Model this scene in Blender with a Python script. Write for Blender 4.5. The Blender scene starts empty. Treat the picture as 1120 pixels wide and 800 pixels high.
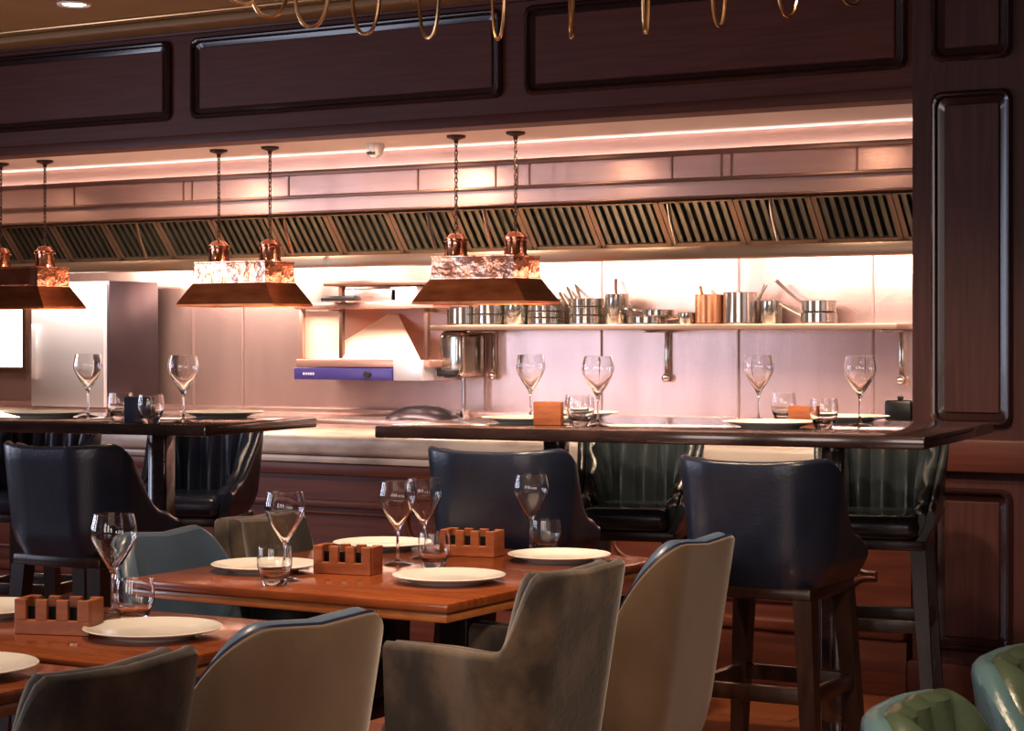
import bpy, bmesh, math, random
from mathutils import Vector, Matrix
random.seed(7)
C = bpy.context.scene.collection
S = bpy.context.scene
R = math.radians
PI = math.pi
# ------------------------------------------------------------------ camera, view, lights
cam_d = bpy.data.cameras.new('camera'); cam = bpy.data.objects.new('camera', cam_d); C.objects.link(cam)
cam.location = (0, 0, 1.36); cam.rotation_euler = (R(90), 0, R(30.7))
cam_d.sensor_width = 36; cam_d.lens = 2200/1120*36; cam_d.shift_y = -30/1120; cam_d.clip_start = 0.05
S.camera = cam
S.view_settings.view_transform = 'Standard'; S.view_settings.look = 'None'
S.view_settings.exposure = 0.0; S.view_settings.gamma = 1.0; S.view_settings.use_curve_mapping = False
w = bpy.data.worlds.new('world'); S.world = w; w.use_nodes = True
w.node_tree.nodes['Background'].inputs[0].default_value = (0.8, 0.6, 0.55, 1)
w.node_tree.nodes['Background'].inputs[1].default_value = 0.25
def area(name, loc, rot, sx, sy, power, col, spread=180):
    l = bpy.data.lights.new(name, 'AREA'); l.shape = 'RECTANGLE'; l.size = sx; l.size_y = sy
    l.energy = power; l.color = col; l.spread = R(spread)
    o = bpy.data.objects.new(name, l); C.objects.link(o); o.location = loc; o.rotation_euler = rot; return o
def spot(name, loc, target, power, col, ang=70, blend=0.6, rad=0.05):
    l = bpy.data.lights.new(name, 'SPOT'); l.energy = power; l.color = col; l.spot_size = R(ang); l.spot_blend = blend; l.shadow_soft_size = rad
    o = bpy.data.objects.new(name, l); C.objects.link(o); o.location = loc
    o.rotation_euler = (Vector(target)-Vector(loc)).to_track_quat('-Z', 'Y').to_euler(); return o
YF0 = 7.35; WARM = (1.0, 0.62, 0.36); PINK = (1.0, 0.74, 0.62); COOL = (0.62, 0.74, 1.0)
# daylight through the unseen windows of the left wall, plus fill lamps added behind the camera
for y in (0.6, 2.6, 4.6): area('daylight_left', (-8.88, y, 1.58), (0, R(-90), 0), 1.7, 0.85, 42, (0.72, 0.78, 1.0))
for x in (-3.3, -1.5, 0.3): area('front_fill', (x, -2.58, 1.65), (R(90), 0, 0), 0.95, 1.7, 34, (1.0, 0.84, 0.78))
# work lights under the extraction hood, washing the steel wall
for i, x in enumerate((-3.6, -5.9, -8.3)):
    area('hood_work_light', (x, 9.25, 1.84), (R(38), 0, 0), 2.0, 0.25, 46 if i == 0 else 54 if i == 1 else 62, (1.0, 0.76, 0.62))
# recessed lights in the kitchen ceiling
for x, p in ((-3.3, 5), (-4.6, 8), (-5.5, 32), (-6.9, 32), (-8.3, 12)):
    spot('kitchen_downlight', (x, 7.72, 2.285), (x-0.1, 8.1, 1.0), p*4, (1.0, 0.72, 0.52), 150, 0.9)
# light strip on the hood rail, added to brighten the white kitchen ceiling
area('ceiling_fill_strip', (-6.2, 8.334, 2.206), (R(180-25), 0, 0), 7.2, 0.012, 9, (1.0, 0.90, 0.84), 170)
for x, z, p in ((-3.3, 0.3, 90), (-5.0, 0.7, 110), (-6.5, 0.7, 90)): spot('bar_fill_spot', (x, 5.6, 2.8), (x, 7.35, z), p, (1.0, 0.74, 0.55), 60, 0.9)  # unseen spots added to lift the marble edge and bar front
spot('floor_spot', (-3.1, 6.3, 2.8), (-2.9, 6.3, 0), 160, (1.0, 0.7, 0.45), 45, 0.8)
# warm ceiling lights over the dining tables, some added to brighten the tub chairs
for p, t, e in (((-0.6, 2.2, 2.8), (-1.1, 3.7, 0.7), 100), ((-3.0, 4.2, 2.8), (-2.95, 4.5, 0.75), 120), ((-2.8, 2.9, 2.8), (-2.9, 3.1, 0.75), 90), ((-4.4, 5.4, 2.8), (-4.4, 5.3, 1.0), 60),
                ((-2.3, 4.8, 2.8), (-2.6, 5.9, 1.0), 150), ((-3.3, 4.9, 2.8), (-3.4, 5.8, 1.0), 80), ((-0.9, 2.6, 2.8), (-1.3, 3.7, 0.6), 80), ((-2.4, 5.6, 2.8), (-3.0, 7.0, 0.2), 70)):
    spot('ceiling_spot', p, t, e*1.7, (1.0, 0.72, 0.48), 75, 0.8)

# ------------------------------------------------------------------ materials
def mat(name, col, rough=0.5, metal=0.0, noise=None, bump=None, **kw):
    m = bpy.data.materials.new(name); m.use_nodes = True
    nt = m.node_tree; b = nt.nodes['Principled BSDF']
    b.inputs['Base Color'].default_value = (*col, 1); b.inputs['Roughness'].default_value = rough; b.inputs['Metallic'].default_value = metal
    for k, v in kw.items(): b.inputs[k.replace('_', ' ')].default_value = v
    tc = nt.nodes.new('ShaderNodeTexCoord')
    def noisetex(scale, stretch, detail=4):
        mp = nt.nodes.new('ShaderNodeMapping'); mp.inputs['Scale'].default_value = stretch
        nt.links.new(tc.outputs['Object'], mp.inputs[0])
        n = nt.nodes.new('ShaderNodeTexNoise'); n.inputs['Scale'].default_value = scale; n.inputs['Detail'].default_value = detail
        nt.links.new(mp.outputs[0], n.inputs['Vector']); return n
    if noise:
        col2, sc, st = noise[:3]; lo, hi = noise[3:5] if len(noise) > 3 else (0.35, 0.65)
        n = noisetex(sc, st); r = nt.nodes.new('ShaderNodeValToRGB')
        r.color_ramp.elements[0].position = lo; r.color_ramp.elements[0].color = (*col, 1)
        r.color_ramp.elements[1].position = hi; r.color_ramp.elements[1].color = (*col2, 1)
        nt.links.new(n.outputs[0], r.inputs[0]); nt.links.new(r.outputs[0], b.inputs['Base Color'])
    if bump:
        sc, st, k = bump; n = noisetex(sc, st); bp = nt.nodes.new('ShaderNodeBump'); bp.inputs['Strength'].default_value = k; bp.inputs['Distance'].default_value = 0.01
        nt.links.new(n.outputs[0], bp.inputs['Height']); nt.links.new(bp.outputs[0], b.inputs['Normal'])
    return m
def emit(name, col, k):
    m = bpy.data.materials.new(name); m.use_nodes = True; nt = m.node_tree; b = nt.nodes['Principled BSDF']
    b.inputs['Base Color'].default_value = (*col, 1); b.inputs['Emission Color'].default_value = (*col, 1); b.inputs['Emission Strength'].default_value = k; return m
M = {}
M['mahogany'] = mat('mahogany', (0.078, 0.021, 0.015), 0.45, noise=((0.098, 0.030, 0.023), 6, (0.5, 3, 9)), bump=(30, (0.4, 2, 6), 0.05), Specular_IOR_Level=0.25)
M['mahogany_v'] = mat('mahogany_upright', (0.042, 0.014, 0.014), 0.45, noise=((0.062, 0.022, 0.020), 6, (9, 3, 0.5)), Specular_IOR_Level=0.3)
M['moulding'] = mat('moulding', (0.022, 0.009, 0.009), 0.14)
M['barwood'] = mat('bar_front_wood', (0.085, 0.022, 0.013), 0.35, noise=((0.13, 0.036, 0.02), 5, (0.5, 3, 8)), Specular_IOR_Level=0.3)
M['tablewood'] = mat('table_wood', (0.19, 0.042, 0.012), 0.2, noise=((0.29, 0.072, 0.020), 5, (1, 9, 3)), Coat_Weight=0.5, Coat_Roughness=0.12)
M['edgewood'] = mat('table_edge_wood', (0.36, 0.11, 0.03), 0.25, noise=((0.48, 0.17, 0.05), 6, (2, 2, 9)), Coat_Weight=0.4)
M['blackwood'] = mat('dark_bar_table_wood', (0.022, 0.013, 0.013), 0.13, noise=((0.045, 0.024, 0.022), 7, (1, 8, 3)), Coat_Weight=0.6, Coat_Roughness=0.08)
M['legwood'] = mat('leg_wood', (0.018, 0.007, 0.005), 0.3, noise=((0.032, 0.012, 0.008), 8, (6, 6, 1)))
M['rackwood'] = mat('rack_wood', (0.30, 0.075, 0.025), 0.4, noise=((0.42, 0.13, 0.045), 9, (2, 2, 8)))
M['navy'] = mat('navy_leather', (0.010, 0.014, 0.030), 0.28, noise=((0.016, 0.022, 0.042), 7, (1, 1, 1)), bump=(120, (1, 1, 1), 0.08))
M['teal_black'] = mat('black_green_leather', (0.014, 0.020, 0.024), 0.24, noise=((0.022, 0.029, 0.033), 7, (1, 1, 1)), bump=(120, (1, 1, 1), 0.08))
M['blue'] = mat('blue_leather', (0.075, 0.12, 0.20), 0.33, noise=((0.11, 0.16, 0.24), 6, (1, 1, 1)), bump=(90, (1, 1, 1), 0.1))
M['bluegrey'] = mat('blue_grey_leather', (0.045, 0.075, 0.12), 0.3, noise=((0.065, 0.10, 0.15), 6, (1, 1, 1)))
M['piping'] = mat('navy_piping', (0.012, 0.016, 0.045), 0.4)
M['velvet'] = mat('grey_velvet', (0.016, 0.011, 0.009), 0.85, noise=((0.105, 0.072, 0.048), 6.5, (1, 1, 0.8), 0.42, 0.66), bump=(60, (1, 1, 1), 0.15), Sheen_Weight=0.35, Sheen_Roughness=0.4)
M['taupe'] = mat('taupe_velvet', (0.12, 0.078, 0.048), 0.85, noise=((0.20, 0.135, 0.085), 3, (1, 1, 0.6)), bump=(400, (1, 1, 1), 0.2), Sheen_Weight=0.5, Sheen_Roughness=0.4)
M['teal'] = mat('teal_leather', (0.06, 0.125, 0.15), 0.3, noise=((0.085, 0.165, 0.19), 5, (1, 1, 1)), bump=(70, (1, 1, 1), 0.15))
M['green'] = mat('green_leather', (0.042, 0.064, 0.042), 0.28, noise=((0.062, 0.088, 0.058), 6, (1, 1, 1)), bump=(70, (1, 1, 1), 0.1))
M['steel'] = mat('brushed_steel', (0.54, 0.385, 0.355), 0.27, 0.8, noise=((0.66, 0.48, 0.44), 2.2, (2.5, 1, 0.4)), bump=(6, (10, 1, 0.2), 0.03))
M['canopy'] = mat('hood_steel', (0.64, 0.38, 0.30), 0.27, 0.7, noise=((0.70, 0.42, 0.34), 2, (0.8, 1, 20)), bump=(8, (0.3, 1, 60), 0.05))
M['hoodtrim'] = mat('hood_trim_steel', (0.20, 0.11, 0.08), 0.35, 0.8)
M['greysteel'] = mat('grey_steel', (0.68, 0.70, 0.76), 0.35, 0.6)
M['seam'] = mat('wall_seam', (0.30, 0.21, 0.20), 0.5, 0.5)
M['darksteel'] = mat('dark_steel', (0.06, 0.05, 0.06), 0.3, 0.8)
M['filterframe'] = mat('filter_frame_steel', (0.22, 0.175, 0.13), 0.35, 0.8)
M['trough'] = mat('trough_steel', (0.34, 0.24, 0.17), 0.35, 0.8)
M['baffle'] = mat('baffle_steel', (0.13, 0.15, 0.125), 0.28, 0.9)
M['pan'] = mat('pan_steel', (0.46, 0.43, 0.38), 0.12, 0.95)
M['pancopper'] = mat('pan_copper', (0.55, 0.24, 0.12), 0.25, 0.95)
M['black'] = mat('black_plastic', (0.012, 0.011, 0.012), 0.35)
M['copper'] = mat('copper', (0.62, 0.21, 0.09), 0.15, 1.0, noise=((0.80, 0.42, 0.30), 9, (1, 1, 1)), bump=(11, (1, 1, 1), 0.6))
M['copper_dark'] = mat('dark_copper', (0.22, 0.06, 0.022), 0.28, 1.0, noise=((0.34, 0.11, 0.04), 6, (1, 1, 4)), bump=(20, (1, 1, 1), 0.2))
M['bronze'] = mat('bronze', (0.06, 0.035, 0.022), 0.4, 0.8)
M['brass'] = mat('brass', (0.60, 0.36, 0.17), 0.28, 1.0)
M['chrome'] = mat('chrome', (0.85, 0.83, 0.82), 0.12, 1.0)
M['marble'] = mat('marble', (0.58, 0.50, 0.44), 0.25, noise=((0.28, 0.22, 0.19), 3.5, (1, 1, 2.5), 0.42, 0.72))
M['ceramic'] = mat('white_ceramic', (0.82, 0.79, 0.74), 0.18, Coat_Weight=0.3)
M['white'] = mat('white_plaster', (0.80, 0.76, 0.73), 0.7)
M['gold'] = mat('gold_ceiling_paint', (0.235, 0.125, 0.045), 0.55, noise=((0.27, 0.15, 0.055), 2, (1, 1, 1)))
M['wallpaint'] = mat('wall_paint', (0.10, 0.07, 0.06), 0.7)
M['darkdoor'] = mat('dark_opening', (0.03, 0.02, 0.02), 0.6)
M['blueband'] = mat('indigo_enamel', (0.045, 0.038, 0.19), 0.3)
M['markpaint'] = mat('pale_lettering', (0.55, 0.55, 0.75), 0.5)
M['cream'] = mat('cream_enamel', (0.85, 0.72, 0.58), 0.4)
M['bulb'] = emit('bulb', (1.0, 0.72, 0.42), 12)
M['lit'] = emit('lit_window', (1.0, 0.86, 0.68), 3.5)
M['led'] = emit('downlight_lens', (1.0, 0.9, 0.75), 10)
g = mat('glass', (1, 1, 1), 0.0, Transmission_Weight=1.0, IOR=1.47); M['glass'] = g
# plank floor
def floor_mat():
    m = mat('plank_floor', (0.12, 0.035, 0.014), 0.28, Coat_Weight=0.3)
    nt = m.node_tree; b = nt.nodes['Principled BSDF']; tc = nt.nodes.new('ShaderNodeTexCoord')
    br = nt.nodes.new('ShaderNodeTexBrick'); br.inputs['Scale'].default_value = 1; br.inputs['Brick Width'].default_value = 1.4; br.inputs['Row Height'].default_value = 0.13
    br.inputs['Mortar Size'].default_value = 0.003; br.inputs['Color1'].default_value = (0.30, 0.09, 0.032, 1); br.inputs['Color2'].default_value = (0.22, 0.062, 0.022, 1); br.inputs['Mortar'].default_value = (0.02, 0.008, 0.005, 1)
    nt.links.new(tc.outputs['Object'], br.inputs['Vector']); nt.links.new(br.outputs[0], b.inputs['Base Color']); return m
M['floor'] = floor_mat()

# ------------------------------------------------------------------ helpers
def link_obj(name, bm, m, parent=None, smooth=True, ang=35):
    me = bpy.data.meshes.new(name); bmesh.ops.recalc_face_normals(bm, faces=bm.faces[:])
    for f in bm.faces: f.smooth = smooth
    if smooth:
        for e in bm.edges:
            if len(e.link_faces) == 2 and e.calc_face_angle(0) > R(ang): e.smooth = False
    bm.to_mesh(me); bm.free()
    o = bpy.data.objects.new(name, me); C.objects.link(o); me.materials.append(M[m] if isinstance(m, str) else m)
    if parent: o.parent = parent
    return o
def tag(o, label, cat, group=None, kind=None):
    if label: o['label'] = label
    if cat: o['category'] = cat
    if group: o['group'] = group
    if kind: o['kind'] = kind
    return o
def thing(name, label, cat, loc=(0, 0, 0), rz=0, group=None):
    o = bpy.data.objects.new(name, None); C.objects.link(o); o.location = loc; o.rotation_euler = (0, 0, R(rz)); o.empty_display_size = 0.1
    return tag(o, label, cat, group)
def struct(name, bm, m, parent=None, smooth=False):
    o = link_obj(name, bm, m, parent, smooth)
    if not parent: o['kind'] = 'structure'
    return o
def copy_tree(o, parent=None):
    c = o.copy(); C.objects.link(c); c.parent = parent
    for ch in list(o.children): copy_tree(ch, c)
    return c
used = set()
def place(proto, loc, rz, label, group=None):
    o = proto
    if proto.name in used: o = copy_tree(proto)
    used.add(proto.name)
    o.location = loc; o.rotation_euler = (0, 0, R(rz)); o['label'] = label
    if group: o['group'] = group
    return o
def BM(): return bmesh.new()
def box(bm, x0, x1, y0, y1, z0, z1, bev=0, seg=2):
    r = bmesh.ops.create_cube(bm, size=1); vs = r['verts']
    bmesh.ops.scale(bm, vec=(x1-x0, y1-y0, z1-z0), verts=vs); bmesh.ops.translate(bm, vec=((x0+x1)/2, (y0+y1)/2, (z0+z1)/2), verts=vs)
    if bev:
        es = list({e for v in vs for e in v.link_edges}); bmesh.ops.bevel(bm, geom=es, offset=bev, segments=seg, affect='EDGES', profile=0.5)
    return bm
def frust(bm, p0, s0, p1, s1):
    """four-sided bar from p0 (half sizes s0) to p1 (half sizes s1)"""
    v = [bm.verts.new((p[0]+a*s[0], p[1]+b*s[1], p[2])) for p, s in ((p0, s0), (p1, s1)) for a, b in ((-1, -1), (1, -1), (1, 1), (-1, 1))]
    for f in ((3, 2, 1, 0), (4, 5, 6, 7), (0, 1, 5, 4), (1, 2, 6, 5), (2, 3, 7, 6), (3, 0, 4, 7)): bm.faces.new([v[i] for i in f])
    return bm
def grid(bm, rows, close_u=False, close_v=False):
    V = [[bm.verts.new(p) for p in r] for r in rows]; n = len(V); k = len(V[0])
    for i in range(n if close_u else n-1):
        for j in range(k if close_v else k-1):
            a, b, c, d = V[i][j], V[(i+1) % n][j], V[(i+1) % n][(j+1) % k], V[i][(j+1) % k]
            bm.faces.new((a, b, c, d))
    return V
def tube(bm, pts, r, n=8, closed=False):
    pts = [Vector(p) for p in pts]; rows = []; N = len(pts); up = None
    for i, p in enumerate(pts):
        t = (pts[(i+1) % N] - pts[i-1]) if closed else (pts[min(i+1, N-1)] - pts[max(i-1, 0)])
        t.normalize()
        if up is None: up = t.orthogonal().normalized()
        up = (up - t*up.dot(t)).normalized(); s = t.cross(up); rr = r(i/(N-1)) if callable(r) else r
        rows.append([p + (up*math.cos(2*PI*k/n) + s*math.sin(2*PI*k/n))*rr for k in range(n)])
    V = grid(bm, rows, closed, True)
    if not closed: bm.faces.new(V[0][::-1]); bm.faces.new(V[-1])
    return bm
def lathe(bm, prof, n=32, c=(0, 0, 0)):
    rows = []
    for k in range(n):
        a = 2*PI*k/n; rows.append([(c[0]+r*math.cos(a), c[1]+r*math.sin(a), c[2]+z) for r, z in prof])
    grid(bm, rows, True, False); bmesh.ops.remove_doubles(bm, verts=bm.verts[:], dist=1e-5); return bm
def smooth01(t): t = max(0, min(1, t)); return t*t*(3-2*t)
# U-shaped shell of an upholstered back with arms; local front is +Y
def u_path(w, b, a, r, n=64, pw=1.0):
    pts = []; L1 = a+b-r; L2 = PI/2*r; L3 = 2*(w-r); T = 2*L1+2*L2+L3
    for i in range(n+1):
        s = T*i/n
        if s < L1: p = (-w, a-s); nn = (-1, 0)
        elif s < L1+L2: t = (s-L1)/r; p = (-w+r-r*math.cos(t), -b+r-r*math.sin(t)); nn = (-math.cos(t), -math.sin(t))
        elif s < L1+L2+L3: p = (-w+r+(s-L1-L2), -b); nn = (0, -1)
        elif s < L1+2*L2+L3: t = (s-L1-L2-L3)/r; p = (w-r+r*math.sin(t), -b+r-r*math.cos(t)); nn = (math.sin(t), -math.cos(t))
        else: p = (w, -b+r+(s-L1-2*L2-L3)); nn = (1, 0)
        pts.append((p, nn, 2*i/n-1))
    return pts
def shell(bm, path, zb, zt, o0, o1, lean=None, scal=None, K=8, taper=0.0):
    """closed slab between offsets o0 (outer) and o1 (inner) measured inward from the path"""
    rows = []
    for (p, nn, s) in path:
        z0 = zb(s) if callable(zb) else zb; z1 = zt(s); e = min((o1-o0)/2, 0.03); sec = []
        bul = scal(s) if scal else 0
        for k in range(K+1): sec.append((o0, z0+(z1-e-z0)*k/K))
        for k in range(1, 6): t = PI*k/6; sec.append(((o0+o1+bul*0.6)/2-math.cos(t)*(o1-o0+bul*0.6)/2, z1-e+e*math.sin(t)*1.0))
        for k in range(K, -1, -1):
            f = k/K; sec.append((o1+bul*(0.35+0.65*math.sin(PI*min(1, 0.12+f*0.85))), z0+(z1-e-z0)*f))
        row = []
        for o, z in sec:
            ln = lean(s, z) if lean else 0
            row.append((p[0]+nn[0]*(-o+ln), p[1]+nn[1]*(-o+ln), z))
        rows.append(row)
    V = grid(bm, rows, False, True); bm.faces.new(V[0][::-1]); bm.faces.new(V[-1]); return bm
def rim_tube(bm, path, zt, off, lean, r=0.005, dz=0.0):
    pts = []
    for (p, nn, s) in path:
        z = zt(s)+dz; ln = lean(s, z); pts.append((p[0]+nn[0]*(ln-off), p[1]+nn[1]*(ln-off), z))
    return tube(bm, pts, r, 6)

# ------------------------------------------------------------------ setting
YF = 7.35; KC = 2.30; MC = 2.83
struct('floor', box(BM(), -11, 3, -2.6, 11, -0.1, 0), 'floor')
struct('ceiling', box(BM(), -9, 3, -2.6, YF, MC, MC+0.1), 'gold')
c2 = box(BM(), -11, -2.4, YF+0.12, 10.2, KC, KC+0.1); o = struct('ceiling_kitchen', c2, 'white'); o.name = 'ceiling.001'
struct('wall_right', box(BM(), 3, 3.1, -2.6, 7.5, 0, MC), 'wallpaint')
bm = BM(); box(bm, -9.0, -8.9, -2.6, -0.1, 0, MC); box(bm, -9.0, -8.9, 5.3, 7.47, 0, MC); box(bm, -9, -8.9, -0.1, 5.3, 0, 0.6); box(bm, -9, -8.9, -0.1, 5.3, 2.55, MC)
struct('wall_left', bm, 'wallpaint')
for k, y in enumerate((0.6, 2.6, 4.6)):
    bm = BM(); box(bm, -9.0, -8.9, y-0.7 if k else -0.1, y-0.46, 0.6, 2.55); box(bm, -9.0, -8.9, y+0.46, y+1.3 if k < 2 else 5.3, 0.6, 2.55); box(bm, -9.0, -8.9, y-0.46, y+0.46, 2.44, 2.55); box(bm, -9.0, -8.9, y-0.46, y+0.46, 0.6, 0.72)
    struct('window_%d' % (k+1), bm, 'wallpaint')
bm = BM(); box(bm, -9, -4.2, -2.7, -2.6, 0, MC); box(bm, 1.2, 3, -2.7, -2.6, 0, MC); box(bm, -4.2, 1.2, -2.7, -2.6, 0, 0.7); box(bm, -4.2, 1.2, -2.7, -2.6, 2.6, MC)
struct('wall_entrance', bm, 'wallpaint').name = 'wall_behind'
for k, x in enumerate((-3.3, -1.5, 0.3)):
    bm = BM(); box(bm, -4.2 if k == 0 else x-0.9, x-0.5, -2.7, -2.6, 0.7, 2.6); box(bm, x+0.5, x+0.9, -2.7, -2.6, 0.7, 2.6); box(bm, x-0.5, x+0.5, -2.7, -2.6, 2.5, 2.6); box(bm, x-0.5, x+0.5, -2.7, -2.6, 0.7, 0.79)
    struct('window_%d' % (k+4), bm, 'wallpaint')  # unseen openings, narrowed to suit the added fill lamps
struct('wall_kitchen_back', box(BM(), -11, -2.4, 10.0, 10.1, 0, KC), 'steel').name = 'wall_back'
struct('wall_k', box(BM(), -11.1, -11, 7.35, 10.1, 0, KC), 'steel').name = 'wall_kitchen_left'
struct('wall_k', box(BM(), -2.4, -2.3, YF+0.15, 10.1, 0, KC), 'steel').name = 'wall_kitchen_right'
# panelled front wall: frieze over the opening and pilaster on the right
bm = BM(); box(bm, -9, -2.587, YF, YF+0.15, 2.27, MC+0.05)
frieze = struct('wall_front', bm, 'mahogany')
bm = BM(); box(bm, -2.587, -2.13, YF-0.02, YF+0.16, 0, MC+0.05)
pil = struct('trim_1', bm, 'mahogany_v')
bm = BM(); box(bm, -2.13, 3, YF, YF+0.15, 0, MC); wr = struct('wall_front_right', bm, 'mahogany_v')
def frame(name, x0, x1, z0, z1, y, parent, m='moulding', wd=0.05, notch=0.035, depth=0.026):
    k = notch
    path = [(x0+k, z0), (x1-k, z0), (x1-k*0.3, z0+k*0.3), (x1, z0+k), (x1, z1-k), (x1-k*0.3, z1-k*0.3), (x1-k, z1), (x0+k, z1), (x0+k*0.3, z1-k*0.3), (x0, z1-k), (x0, z0+k), (x0+k*0.3, z0+k*0.3)]
    cx, cz = (x0+x1)/2, (z0+z1)/2; hx, hz = (x1-x0)/2, (z1-z0)/2
    prof = [(0, 0.002), (0.0, -depth*0.6), (0.2, -depth), (0.35, -depth*0.9), (0.5, -depth*0.30), (1.0, -depth*0.02), (1.0, 0.002)]
    rows = []
    for (px, pz) in path:
        row = []
        for f, d in prof:
            t = f*wd; row.append((cx+(px-cx)*(1-t/hx), y+d, cz+(pz-cz)*(1-t/hz)))
        rows.append(row)
    bm = BM(); grid(bm, rows, True, False); return link_obj(name, bm, m, parent, True, 25)
for x0, x1 in ((-8.1, -6.233), (-6.111, -4.409), (-4.297, -2.612)):
    frame('panel_moulding', x0, x1, 2.385, 2.765, YF, frieze)
    link_obj('panel', box(BM(), x0+0.05, x1-0.05, YF-0.008, YF+0.001, 2.43, 2.72, 0.004, 1), 'mahogany', frieze)
link_obj('cornice', box(BM(), -9, -2.13, YF-0.02, YF+0.01, 2.785, 2.83, 0.008), 'mahogany', frieze)
link_obj('bottom_rail', box(BM(), -9, -2.587, YF-0.012, YF+0.002, 2.27, 2.315, 0.004), 'mahogany', frieze)
YP = YF-0.02
for z0, z1 in ((2.397, 2.79), (1.03, 2.285), (0.19, 0.80)):
    frame('panel_moulding', -2.51, -2.20, z0, z1, YP, pil)
    link_obj('panel', box(BM(), -2.46, -2.25, YP-0.008, YP+0.001, z0+0.05, z1-0.05, 0.004, 1), 'mahogany_v', pil)
link_obj('dado_rail', box(BM(), -2.60, -2.12, YP-0.045, YP, 0.86, 0.985, 0.012), 'mahogany', pil)
link_obj('plinth', box(BM(), -2.60, -2.12, YP-0.03, YP, 0, 0.14, 0.01), 'mahogany', pil)
for x0, x1 in ((-2.05, -1.4), (-1.3, -0.4)):
    for z0, z1 in ((2.397, 2.79), (1.03, 2.285), (0.19, 0.80)): frame('panel_moulding', x0, x1, z0, z1, YF, wr)
# main ceiling coffer lines
bm = BM(); box(bm, -9, 3, 5.75, 5.85, MC-0.03, MC, 0.01); box(bm, -9, 3, 7.15, 7.33, MC-0.035, MC, 0.012)
struct('trim_2', bm, 'gold')
bm = BM(); box(bm, -9, 3, 7.03, 7.06, MC-0.012, MC, 0.004); struct('trim_3', bm, 'brass')
# counter: wood front with mouldings, marble slab on top
bar = thing('bar_counter', 'long mahogany panelled bar counter topped with a thick veined marble slab', 'counter', (0, 0, 0))
link_obj('body', box(BM(), -9.0, -2.60, YF, YF+0.55, 0, 0.80), 'barwood', bar)
bm = BM(); box(bm, -9.0, -2.60, YF-0.05, YF+0.6, 0.835, 0.925, 0.02, 3); link_obj('marble_top', bm, 'marble', bar)
link_obj('nosing', box(BM(), -9.0, -2.60, YF-0.035, YF+0.56, 0.80, 0.833, 0.008), 'marble', bar)
link_obj('rail', box(BM(), -9.0, -2.60, YF-0.03, YF+0.01, 0.60, 0.635, 0.01), 'barwood', bar)
link_obj('rail', box(BM(), -9.0, -2.60, YF-0.025, YF+0.01, 0.745, 0.80, 0.008), 'barwood', bar)
link_obj('skirting', box(BM(), -9.0, -2.60, YF-0.05, YF+0.01, 0.0, 0.21, 0.006), 'barwood', bar)
link_obj('skirting_cap', box(BM(), -9.0, -2.60, YF-0.065, YF+0.01, 0.21, 0.265, 0.018, 3), 'barwood', bar)
# raised mouldings with stepped, scooped corners
def scroll_frame(x0, x1, z0, z1):
    pts = []
    def corner(cx, cz, sx, sz):
        r = 0.085; seq = [(cx, cz+sz*(r+0.03)), (cx+sx*0.03, cz+sz*(r+0.03))]
        for k in range(7):
            t = PI/2*k/6; seq.append((cx+sx*(0.03+r*math.sin(t)*1.0), cz+sz*(0.03+r*math.cos(t))))
        seq.append((cx+sx*(r+0.03), cz)); return seq
    a = corner(x0, z0, 1, 1); b = corner(x1, z0, -1, 1)[::-1]; c = corner(x1, z1, -1, -1); d = corner(x0, z1, 1, -1)[::-1]
    pts = [(p[0], YF-0.006, p[1]) for p in a+b+c+d]
    link_obj('panel_moulding', tube(BM(), pts, 0.008, 6, True), 'barwood', bar)
for k in range(6): scroll_frame(-2.74-1.02*(k+1)+0.1, -2.74-1.02*k, 0.325, 0.575)
# ------------------------------------------------------------------ extraction hood
hood = thing('extraction_hood', 'long copper-tinted stainless steel extraction hood along the kitchen ceiling', 'extractor hood', (0, 0, 0))
X0, X1 = -10.9, -2.42
bm = BM(); box(bm, X0, X1, 8.35, 8.38, 2.01, KC-0.002); link_obj('canopy_front', bm, 'canopy', hood, False)
for z, r in ((2.207, 0.013), (2.085, 0.008)):
    link_obj('rail', box(BM(), X0, X1, 8.31, 8.318 if z > 2.1 else 8.352, z-r, z+r, 0.003), 'hoodtrim', hood)
link_obj('lip', box(BM(), X0, X1, 8.34, 8.40, 2.0, 2.012, 0.004), 'hoodtrim', hood)
for x in (-9.7, -8.7, -7.78, -7.0, -6.94, -6.3, -5.5, -5.05, -4.93, -4.86, -4.1, -3.85, -3.80, -3.2):
    link_obj('seam', box(BM(), x-0.004, x+0.004, 8.345, 8.352, 2.09, 2.20), 'hoodtrim', hood)
link_obj('grease_trough', box(BM(), X0, X1, 8.57, 8.72, 1.735, 1.795, 0.008), 'trough', hood)
link_obj('rear_plenum', box(BM(), X0, X1, 8.72, 9.98, 1.90, 2.05), 'steel', hood, False)
link_obj('filter_backing', frust(BM(), ((X0+X1)/2, 8.625, 1.79), ((X1-X0)/2, 0.005), ((X0+X1)/2, 8.455, 2.01), ((X1-X0)/2, 0.005)), 'black', hood, False)
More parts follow.
